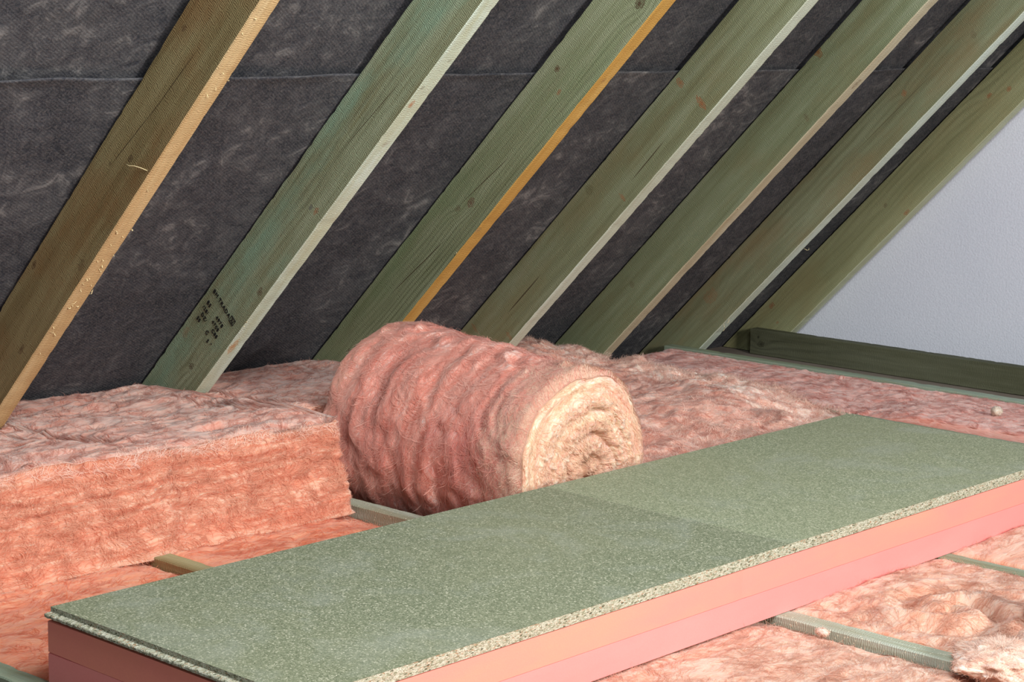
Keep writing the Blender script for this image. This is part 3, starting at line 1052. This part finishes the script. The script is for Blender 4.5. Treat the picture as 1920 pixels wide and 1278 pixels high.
def disp_thick(V, N, abc):
    top = N[:, 2]
    d1 = lumpy(0.020, 9.0, (1.1, 0.45, 1.0), 2.0)(V, N, abc)+lumpy(0.007, 34.0, (1.2, 0.5, 1.0), 8.0, 3)(V, N, abc)
    P = V*np.array([6, 5, 48.0])
    wv = perlin(V*7.0+3)[:, None]*0.9
    d2 = 0.015*ridge(P*np.array([1, .8, .8])+wv, 3)+0.006*fbm(V*np.array([30, 16, 90.0]), 3)+0.003*fbm(V*12.0, 2)
    k = sstep(0.35, 0.8, top)
    d = d1*k+d2*(1-k)
    # hollow on the near top edge at the left of the picture
    d -= 0.050*k*np.exp(-(((V[:, 1]+0.98)/0.09)**2+((V[:, 0]-0.345)/0.05)**2))
    d += 0.016*k*np.exp(-(((V[:, 1]+1.04)/0.14)**2+((V[:, 0]-0.43)/0.03)**2))
    d += k*sstep(0.36, 0.43, V[:, 0])*0.030*fbm(V*np.array([4, 5.0, 0])+31, 3)
    d -= 0.028*k*np.exp(-(((V[:, 1]+0.47)/0.06)**2+((V[:, 0]-0.30)/0.025)**2))
    d += (1-k)*0.016*fbm(V*np.array([0, 7.0, 9.0])+8, 3)
    return d*np.clip(V[:, 2]/0.03, 0.15, 1)*np.where(abc[:, 0] < 0.02, 0.25, 1)


m_top = fluff_pair('batt_top_wool', FL_TOP, scale=(5.0, 26.0, 26.0), seed=1.0)
m_cut = fluff_pair('batt_cut_wool', FL_CUT, scale=(3.0, 16.0, 46.0), seed=2.0, warp=0.04, patch_scale=(0.5, 1.5, 2.6))
m_lip = fluff_pair('batt_lip_wool', dict(deep=(0.74, 0.38, 0.27), mid=(0.84, 0.55, 0.44), pale=(0.90, 0.72, 0.62), patch=(0.86, 0.64, 0.54), patch_amt=0.5), scale=(5.0, 26.0, 26.0), seed=2.5)
o = blanket('insulation_batt', (0.82, 2.14, 0.19), 0.0055, map_thick, disp_thick, flow_y, m_top+m_cut+m_lip, {'front': 2, 'right': 2, 'left': 2},
            [('top', 17000, 1, dict(ST, spread=0.45, length=(0.02, 0.075))),
             ('front', 22000, 3, dict(length=(0.015, 0.06), lift=0.004, ang0=0.0, spread=0.28, free=0.2, free_lift=0.012)),
             ('front', 42000, 5, dict(length=(0.012, 0.045), lift=0.005, ang0=0.0, spread=0.8, free=0.3, free_lift=0.010, mask=lambda P, r: P[:, 2] > 0.170+0.022*r-0.06*(P[:, 1]+0.6)*(P[:, 1] > -0.6)*0.3+0.016*np.clip(-0.6-P[:, 1], 0, 0.6)+0.012*perlin(P*np.array([9, 9.0, 0])+5))),
             ('top', 60000, 5, dict(length=(0.012, 0.045), lift=0.005, spread=0.6, free=0.2, free_lift=0.010, mask=lambda P, r: P[:, 0] > 0.43-0.055*r*r+0.02*perlin(P*np.array([0, 7.0, 0])+3))),
             ('right', 2500, 3, dict(length=(0.01, 0.035), lift=0.004, ang0=0.0, spread=0.8, free=0.35, free_lift=0.015))], smooth=7,
            parts=[('fibrous_top', [0, 1], 'greyish pink weathered top'), ('cut_face', [2, 3], 'bright orange-pink layered cut face'), ('frayed_lip', [5], 'pale frayed upper lip')])
tag(o, 'thick pink insulation batt across the joists at left, orange cut face towards the boards', 'insulation batt')


# first-layer strips between the joists
def bay(name, lab, ya, yb, x0, x1, pal, seed, ztop, amp=0.010, cnt=14000, res=0.0065, extra=None, sw=0.5, group='insulation strips between the joists', scale=(6.0, 24.0, 24.0), flow=flow_y, ang=math.pi/2):
    def fm(abc):
        a, b, c = abc.T
        x = x0+a*(x1-x0)
        y0 = ya+0.003+(RW+0.004)*(1-sstep(-0.12, -0.06, x))
        y = y0+b*(yb-0.003-y0)
        zt = ztop(x, (y-ya)/(yb-ya))
        zt = zt-0.012*(1-sstep(0.30, 0.40, x))*(yb < 0.5)
        under = sstep(0.95, 1.0, x)*(1-sstep(1.555, 1.60, x))*(yb < 1.0)
        zt = np.where(under > 0, np.minimum(zt, -0.006)*under+zt*(1-under), zt)
        z = FLOOR+0.001+c*(zt-FLOOR-0.001)
        return np.stack([x, y, z], 1)

    def dp(V, N, abc):
        k = sstep(0.3, 0.8, N[:, 2])
        d = lumpy(amp, 10.0, (1.0, 0.7, 1.0), seed, 4)(V, N, abc)+lumpy(amp*0.4, 38.0, (1.0, 0.6, 1.0), seed+5, 3)(V, N, abc)
        if extra is not None:
            d = d+extra(V)
        e = np.clip(np.minimum(V[:, 1]-ya, yb-V[:, 1])/0.03, 0, 1)
        un = sstep(0.95, 1.0, V[:, 0])*(1-sstep(1.555, 1.60, V[:, 0]))*(yb < 1.0)
        return d*k*(0.35+0.65*e)*(1-0.8*un)
    mm = fluff_pair(name+'_wool', pal, scale=scale, seed=seed)
    o = blanket(name, (x1-x0, yb-ya, 0.09), res, fm, dp, flow, mm, {}, [('top', cnt, 1, dict(ST, spread=sw, length=(0.02, 0.07), ang0=ang))], smooth=5)
    return tag(o, lab, 'insulation strip', group)


bay('insulation_strip', 'salmon insulation strip at far left, beside the left end of the foam stack', JY[0]+JW, JY[1], -0.40, 2.5, FL_BAY, 3.0,
    lambda x, t: -0.006-0.012*sstep(0.8, 1.0, t)+0*x, cnt=14000)
bay('insulation_strip', 'smooth salmon insulation strip left of the roll, between the short and the speckled joist', JY[1]+JW, JY[2], -0.40, 1.20, FL_BAY, 4.0,
    lambda x, t: -0.006-0.024*sstep(0.75, 1.0, t), cnt=12000, amp=0.009)
bay('insulation_strip', 'pale peach insulation strip below the foam at bottom centre, left of the front joist', JY[1]+JW, JY[2], 1.22, 2.5, FL_FRONT, 4.6,
    lambda x, t: -0.004-0.014*sstep(0.78, 1.0, t)+0.006*sstep(1.5, 1.7, x)*sstep(0.0, 0.4, t)*(1-sstep(0.6, 1.0, t)), cnt=11000, amp=0.011)



def curls(V):
    x, y = V[:, 0], V[:, 1]
    # swirl folds near the right end
    r = np.hypot(x-1.80, y-0.02)
    th = np.arctan2(y-0.02, x-1.80)
    return 0.012*np.sin(th*2+r*55+2*perlin(V*9))*np.exp(-((r-0.07)/0.09)**2)


bay('insulation_strip', 'pale peach insulation strip with swirling folds between the two joists at right front', JY[2]+JW, JY[3], 1.02, 2.5, FL_FRONT, 5.0,
    lambda x, t: -0.002+0.012*np.sin(math.pi*t)+0*x, amp=0.013, cnt=15000, extra=curls, sw=0.9, res=0.0055, scale=(8.0, 20.0, 20.0))
bay('insulation_strip', 'peach insulation strip at the right picture edge, just below the foam', JY[3]+JW, JY[4], 1.02, 2.5, FL_FRONT, 6.0,
    lambda x, t: 0.003+0.008*np.sin(math.pi*t)+0*x, amp=0.009, cnt=7000)


def endfold(V):
    x, y = V[:, 0], V[:, 1]
    return 0.03*sstep(0.62, 0.78, x)*sstep(1.485, 1.50, y)*(1-0.75*sstep(1.55, 1.9, y))


bay('insulation_strip', 'dusky pink insulation strip at back right, along the gable wall joists', JY[5]+JW, JY[6], -0.40, 2.0, dict(deep=(0.55, 0.17, 0.11), mid=(0.68, 0.27, 0.21), pale=(0.74, 0.40, 0.34), patch=(0.66, 0.33, 0.28), patch_amt=0.5), 7.0,
    lambda x, t: -0.012+0.030*sstep(0.55, 0.8, x)*(1-sstep(0.3, 1.0, t))+0.006*sstep(0.6, 1.0, t)-0.016*sstep(0.12, 0.0, t)*(1-sstep(0.7, 0.85, x)), amp=0.011, cnt=16000, extra=None, sw=0.4, flow=flow_x, ang=0.0, scale=(4.0, 24.0, 24.0))


# ragged blanket right of the roll
def map_heap(abc):
    a, b, c = abc.T
    x = -0.40+a*(0.965+0.40)
    ymax = 1.42-0.11*sstep(0.56, 0.74, x)+0.035*fbm(np.stack([x*9, x*0, x*0+2], -1), 3)+0.02*np.sin(x*21)
    y0 = 0.375+0.29*(1-sstep(0.14, 0.27, x))
    y = y0+b*(ymax-y0)
    zt = 0.070+0.016*np.sin(x*6+1)*np.sin(y*5)+0.034*sstep(0.0, -0.35, x)
    zt = zt*(1-0.45*sstep(0.8, 1.0, b))
    zt = zt-0.018*sstep(0.55, 0.95, x)
    zt = np.maximum(0.012, zt*(1-0.8*sstep(0.45, 0.66, x)*sstep(0.95, 1.22, y)))
    z = 0.003+c*(zt-0.003)
    return np.stack([x, y, z], 1)


def disp_heap(V, N, abc):
    d = lumpy(0.030, 6.5, (0.8, 0.8, 1.0), 12.0)(V, N, abc)+lumpy(0.008, 32.0, (0.8, 0.8, 1.0), 15.0, 3)(V, N, abc)
    d += 0.030*np.exp(-(((V[:, 0]+0.06)/0.06)**2+((V[:, 1]-1.39)/0.06)**2))
    d += 0.026*np.exp(-(((V[:, 0]-0.27)/0.07)**2+((V[:, 1]-1.38)/0.05)**2))
    return d*np.clip(V[:, 2]/0.03, 0.2, 1)


m_heap = fluff_pair('blanket_wool', FL_HEAP, scale=(6.0, 18.0, 18.0), seed=9.0)
m_fray = fluff_pair('frayed_wool', dict(deep=(0.74, 0.38, 0.27), mid=(0.84, 0.55, 0.44), pale=(0.90, 0.72, 0.62), patch=(0.86, 0.64, 0.54), patch_amt=0.5), scale=(6.0, 18.0, 18.0), seed=9.5)
o = blanket('insulation_blanket', (1.36, 1.04, 0.075), 0.006, map_heap, disp_heap, flow_x, m_heap+m_fray, {'right': 2},
            [('top', 20000, 1, dict(ST, ang0=0.6, spread=0.7, length=(0.02, 0.08), lift=0.005)),
             ('right', 7000, 3, dict(length=(0.012, 0.045), lift=0.006, spread=1.2, free=0.5, free_lift=0.025)),
             ('top', 60000, 3, dict(length=(0.012, 0.045), lift=0.006, spread=1.2, free=0.25, free_lift=0.012, mask=lambda P, r: (P[:, 1] > 1.36-0.22*r) | (P[:, 0] > 0.80-0.45*r*r)))], smooth=7,
            zone=lambda P: (P[:, 1]-1.22+0.12*fbm(P*9, 3)+0.5*np.maximum(0, P[:, 0]-0.25)) > 0,
            parts=[('fibrous_top', [0, 1], None), ('frayed_edge', [2, 3], 'paler frayed edge')])
tag(o, 'ragged pale pink insulation blanket heaped right of the roll, behind the far panel', 'insulation blanket')

# ------------------------------------------------------------------ the roll
RX0, RX1, RCY, RCZ = 0.275, 0.852, 0.085, 0.108


def roll_radius(x, th):
    t = (x-RX0)/(RX1-RX0)
    R = 0.243-0.030*sstep(0.0, 1.0, t)-0.006*np.sin(t*math.pi)
    R = R+0.007*np.exp(-((t-0.02)/0.06)**2)
    return R


def roll_point(x, th, R):
    P = np.stack([x, RCY+R*np.cos(th), RCZ+R*np.sin(th)*1.0], -1)
    zl = FLOOR+0.006
    z = P[..., 2]
    P[..., 2] = np.where(z < zl+0.03, zl+0.03*np.exp(np.minimum(0, (z-zl-0.03))/0.03), z)
    return P


nt, nxr = 560, 170
TH, XX = np.meshgrid(np.linspace(0, 2*math.pi, nt), np.linspace(RX0, RX1, nxr), indexing='ij')
R0 = roll_radius(XX, TH)
cyc = np.stack([XX*1.0, np.cos(TH)*0.22, np.sin(TH)*0.22], -1)
# long circumferential folds: noise along x is quick, along theta slow, skewed into a slight helix
hel = np.stack([XX*16+0.9*np.sin(TH+0.5)*1.2, np.cos(TH)*1.5, np.sin(TH)*1.5], -1)
hel = hel+perlin(cyc*7)[..., None]*0.9
D = 0.0085*ridge(hel*0.8, 2)+0.009*fbm(cyc*6+4, 3)+0.005*fbm(cyc*22+9, 3)+0.0022*fbm(cyc*np.array([90, 40, 40])+1, 2)
for (tq, xq, hq) in ((1.62, 0.36, .016), (1.75, 0.47, .010), (1.66, 0.53, .014), (1.70, 0.66, .012), (1.60, 0.80, .012), (2.0, 0.62, .008), (4.0, 0.66, .012), (3.75, 0.73, .010), (3.5, 0.60, .008)):
    D = D+hq*np.exp(-(((TH-tq)*0.23/0.020)**2+((XX-xq)/0.013)**2))
# soft rounding into both ends
ed = np.minimum(XX-RX0, RX1-XX)
R0 = R0-0.018*np.clip(1-ed/0.018, 0, 1)**2
R1 = R0+D
G = roll_point(XX, TH, R1)
NG = np.stack([np.zeros_like(TH), np.cos(TH), np.sin(TH)], -1)
FLW = np.stack([TH*0.22+XX*0.25, XX, R1], -1)
qs = grid_quads(nt, nxr)[:, ::-1]
m_roll = fluff_pair('roll_wool', FL_ROLL, scale=(4.5, 26.0, 8.0), seed=3.3, blotch=6.5, zone=(0.83, 0.62, 0.20, 0.20), sss=0.07)
m_rim = fluff_mat('roll_rim_strands', strand=True, **dict(FL_FRONT, mid=(0.80, 0.46, 0.36), scale=(5.0, 24.0, 10.0), seed=8.3))
m_tan = fluff_mat('roll_front_strands', strand=True, **dict(FL_COIL, mid=(0.84, 0.56, 0.42), pale=(0.86, 0.70, 0.56), deep=(0.74, 0.40, 0.28), patch=(0.78, 0.50, 0.38), scale=(5.0, 24.0, 10.0), seed=9.3))
sv, sq, sf = strands(G, NG, FLW, 0.22*2*math.pi/nt, (RX1-RX0)/nxr, 42000, clump=14, jit=0.005, length=(0.03, 0.12), width=(0.0004, 0.0010), lift=0.0035, ang0=-0.18, spread=0.35, K=8, free=0.06, free_lift=0.012, swirl=4)
extra_ = []
for (mk, cnt_, mt_) in ((lambda P, r: (P[:, 0] < RX0+0.012+0.05*r*r), 26000, 2), (lambda P, r: (P[:, 0] > RX1-0.010-0.13*r**2.5), 60000, 3)):
    a_, b_, c_ = strands(G, NG, FLW, 0.22*2*math.pi/nt, (RX1-RX0)/nxr, cnt_*4, length=(0.015, 0.06), width=(0.0004, 0.0010), lift=0.003, ang0=-0.05, spread=0.3, K=6, free=0.1, free_lift=0.006, swirl=5, mask=mk)
    extra_.append((a_, b_, c_, mt_))
Vr = np.concatenate([G.reshape(-1, 3), sv]+[e[0] for e in extra_])
offs = [nt*nxr, nt*nxr+len(sv), nt*nxr+len(sv)+len(extra_[0][0])]
Qr = np.concatenate([qs, sq+offs[0], extra_[0][1]+offs[1], extra_[1][1]+offs[2]])
Fr = np.concatenate([FLW.reshape(-1, 3), sf]+[e[2] for e in extra_])
Mr = np.concatenate([np.zeros(len(qs), int), np.ones(len(sq), int)]+[np.full(len(e[1]), e[3]) for e in extra_])
roll = bpy.data.objects.new('insulation_roll', None)
COL.objects.link(roll)
roll.location = (0.56, RCY, FLOOR)
tag(roll, 'large round roll of pink insulation lying between the joists behind the boards', 'insulation roll')
BASE = np.array([0.56, RCY, FLOOR])
link('outer_layer', mesh_np('outer_layer', Vr-BASE, Qr, m_roll+[m_rim, m_tan], Mr, Fr), roll)

# coiled end (and the plainer far end)
for side in (1, -1):
    nr = 110
    rr = np.linspace(0.0, 1.0, nr)
    THd, RRd = np.meshgrid(np.linspace(0, 2*math.pi, nt), rr, indexing='ij')
    xe = RX1 if side > 0 else RX0
    Rim = np.repeat(R1[:, -1 if side > 0 else 0][:, None], nr, 1)
    rad = Rim*RRd
    cy = RCY
    if side > 0:
        xy = np.stack([rad*np.cos(THd), rad*np.sin(THd), 0*rad], -1)
        wr = 0.014*fbm(xy*14+2, 3)
        ox, oz = 0.012, -0.018                           # coil centre lies low and right
        r_s = np.hypot(xy[..., 0]-ox*(1-RRd), xy[..., 1]-oz*(1-RRd))+wr
        th_s = np.arctan2(xy[..., 1]-oz, xy[..., 0]-ox)
        ph = r_s/0.047+th_s/(2*math.pi)
        fr_ = ph-np.floor(ph)
        inner = 1-sstep(0.72, 0.86, RRd)
        layer = np.abs(np.sin(math.pi*fr_))**0.5
        crease = np.exp(-((np.minimum(fr_, 1-fr_))/0.075)**2)*sstep(-0.25, 0.35, fbm(xy*11+7, 2))
        bulge = 0.012*layer*inner-0.026*crease*inner
        crum = 0.009*ridge(xy*22+perlin(xy*30)[..., None]*0.7, 3)*inner+0.006*ridge(xy*55+perlin(xy*60)[..., None]*0.8, 2)*inner+0.007*fbm(xy*60, 3)*(0.35+0.65*inner)
        ringf = 0.004*fbm(np.stack([rad*120, THd*2.0, 0*rad], -1), 3)*(1-inner)
        xo = bulge+crum+ringf-0.010*inner+0.006*np.sin(math.pi*RRd)
        xo = xo*np.clip((1-RRd)/0.05, 0, 1)+0.006*np.clip(1-np.abs(RRd-0.94)/0.06, 0, 1)
        flc = np.stack([THd*rad+0.15*np.sin(ph*6.28)*inner, rad*1.0, xo*2], -1)
        pal = m_coil = fluff_pair('coil_wool', FL_COIL, scale=(14.0, 34.0, 20.0), seed=6.1, blotch=13.0)
    else:
        xo = 0.012*fbm(np.stack([rad*np.cos(THd), rad*np.sin(THd), 0*rad], -1)*16, 3)*np.clip((1-RRd)/0.05, 0, 1)
        flc = np.stack([THd*rad, rad, xo], -1)
    Gd = roll_point(np.full_like(rad, xe)+side*xo, THd, rad)
    qd = grid_quads(nt, nr)
    if side > 0:
        qd = qd
    else:
        qd = qd[:, ::-1]
    Nd = np.zeros_like(Gd)
    Nd[..., 0] = side
    sv, sq, sf = strands(Gd, Nd, flc, 0.13*2*math.pi/nt, 0.21/nr, 12000 if side > 0 else 1500, length=(0.01, 0.04), width=(0.0004, 0.0009), lift=0.005, ang0=0.0, spread=0.7, K=6, free=0.25, free_lift=0.012)
    V_ = np.concatenate([Gd.reshape(-1, 3), sv])
    Q_ = np.concatenate([qd, sq+nt*nr])
    F_ = np.concatenate([flc.reshape(-1, 3), sf])
    M_ = np.concatenate([np.zeros(len(qd), int), np.ones(len(sq), int)])
    nm = 'coiled_end' if side > 0 else 'far_end'
    e = link(nm, mesh_np(nm, V_-BASE, Q_, m_coil if side > 0 else m_roll, M_, F_), roll)
    if side > 0:
        e['label'] = 'cream and pink coiled end face'


# ------------------------------------------------------------------ torn tufts
def tuft(lab, loc, rx, ry, rz, seed, pal, cnt=2500, rot=0.0, fray=0.018, group='torn insulation tufts', n=70, amp=0.3):
    th, ph = np.meshgrid(np.linspace(0, 2*math.pi, n*2), np.linspace(0.02, math.pi-0.02, n), indexing='ij')
    U = np.stack([np.cos(th)*np.sin(ph), np.sin(th)*np.sin(ph), np.cos(ph)], -1)
    k = 1+amp*fbm(U*1.7+seed, 3)+amp*0.18*ridge(U*2.2+seed*2, 2)
    P = U*k[..., None]*np.array([rx, ry, rz])
    c, s = math.cos(rot), math.sin(rot)
    P = np.stack([P[..., 0]*c-P[..., 1]*s, P[..., 0]*s+P[..., 1]*c, P[..., 2]], -1)
    fl = P+seed
    mm = pal
    sv, sq, sf = strands(P, U, fl, max(rx, ry)*math.pi/n, max(rx, rz)*math.pi/n, cnt, length=(0.010, 0.035), width=(0.0003, 0.0007), lift=0.004, spread=1.2, K=7, free=0.35, free_lift=fray)
    q = grid_quads(n*2, n)[:, ::-1]
    o = link('insulation_tuft', mesh_np('insulation_tuft', np.concatenate([P.reshape(-1, 3), sv]), np.concatenate([q, sq+P.shape[0]*n]), mm,
             np.concatenate([np.zeros(len(q), int), np.ones(len(sq), int)]), np.concatenate([fl.reshape(-1, 3), sf])))
    o.location = loc
    return tag(o, lab, 'insulation tuft', group)


m_tuft = fluff_pair('tuft_wool', dict(FL_FRONT, pale=(0.90, 0.76, 0.66), mid=(0.86, 0.62, 0.50)), scale=(14.0, 24.0, 24.0), seed=4.4)
m_white = fluff_pair('white_tuft_wool', dict(deep=(0.62, 0.42, 0.30), mid=(0.76, 0.64, 0.52), pale=(0.85, 0.78, 0.69), patch=(0.80, 0.68, 0.56), patch_amt=0.4), scale=(14.0, 24.0, 24.0), seed=5.4)
tuft('fluffy white-pink tuft of torn insulation over the end of the front joist, bottom right', (2.015, -0.190, 0.014), 0.075, 0.085, 0.026, 1.3, m_tuft, 9000, n=120, fray=0.010, amp=0.42)
tuft('rounded peach insulation lump in the bottom-right corner, right of the fluffy tuft', (2.05, -0.085, 0.022), 0.055, 0.055, 0.030, 4.1, m_tuft, 6000, n=100, amp=0.28, fray=0.006)
tuft('creamy white insulation lump at the right picture edge above the bottom-right lump', (1.975, 0.075, 0.036), 0.05, 0.080, 0.046, 7.7, m_white, 3500, n=90, amp=0.2, rot=0.5, fray=0.005)
tuft('small white ball of insulation fluff on the dusky strip near the right picture edge', (0.975, 1.665, 0.034), 0.014, 0.014, 0.012, 2.2, m_white, 400, n=30, fray=0.006)
tuft('little pink wisp of insulation clinging under the left brown rafter near its foot', (-0.262, -0.692, 0.098), 0.008, 0.010, 0.016, 3.9, m_tuft, 250, n=24, fray=0.012)
tuft('small pale peach tuft on the near side of the buried front joist', (1.688, -0.232, -0.002), 0.012, 0.008, 0.006, 6.3, m_tuft, 350, n=30, fray=0.008)
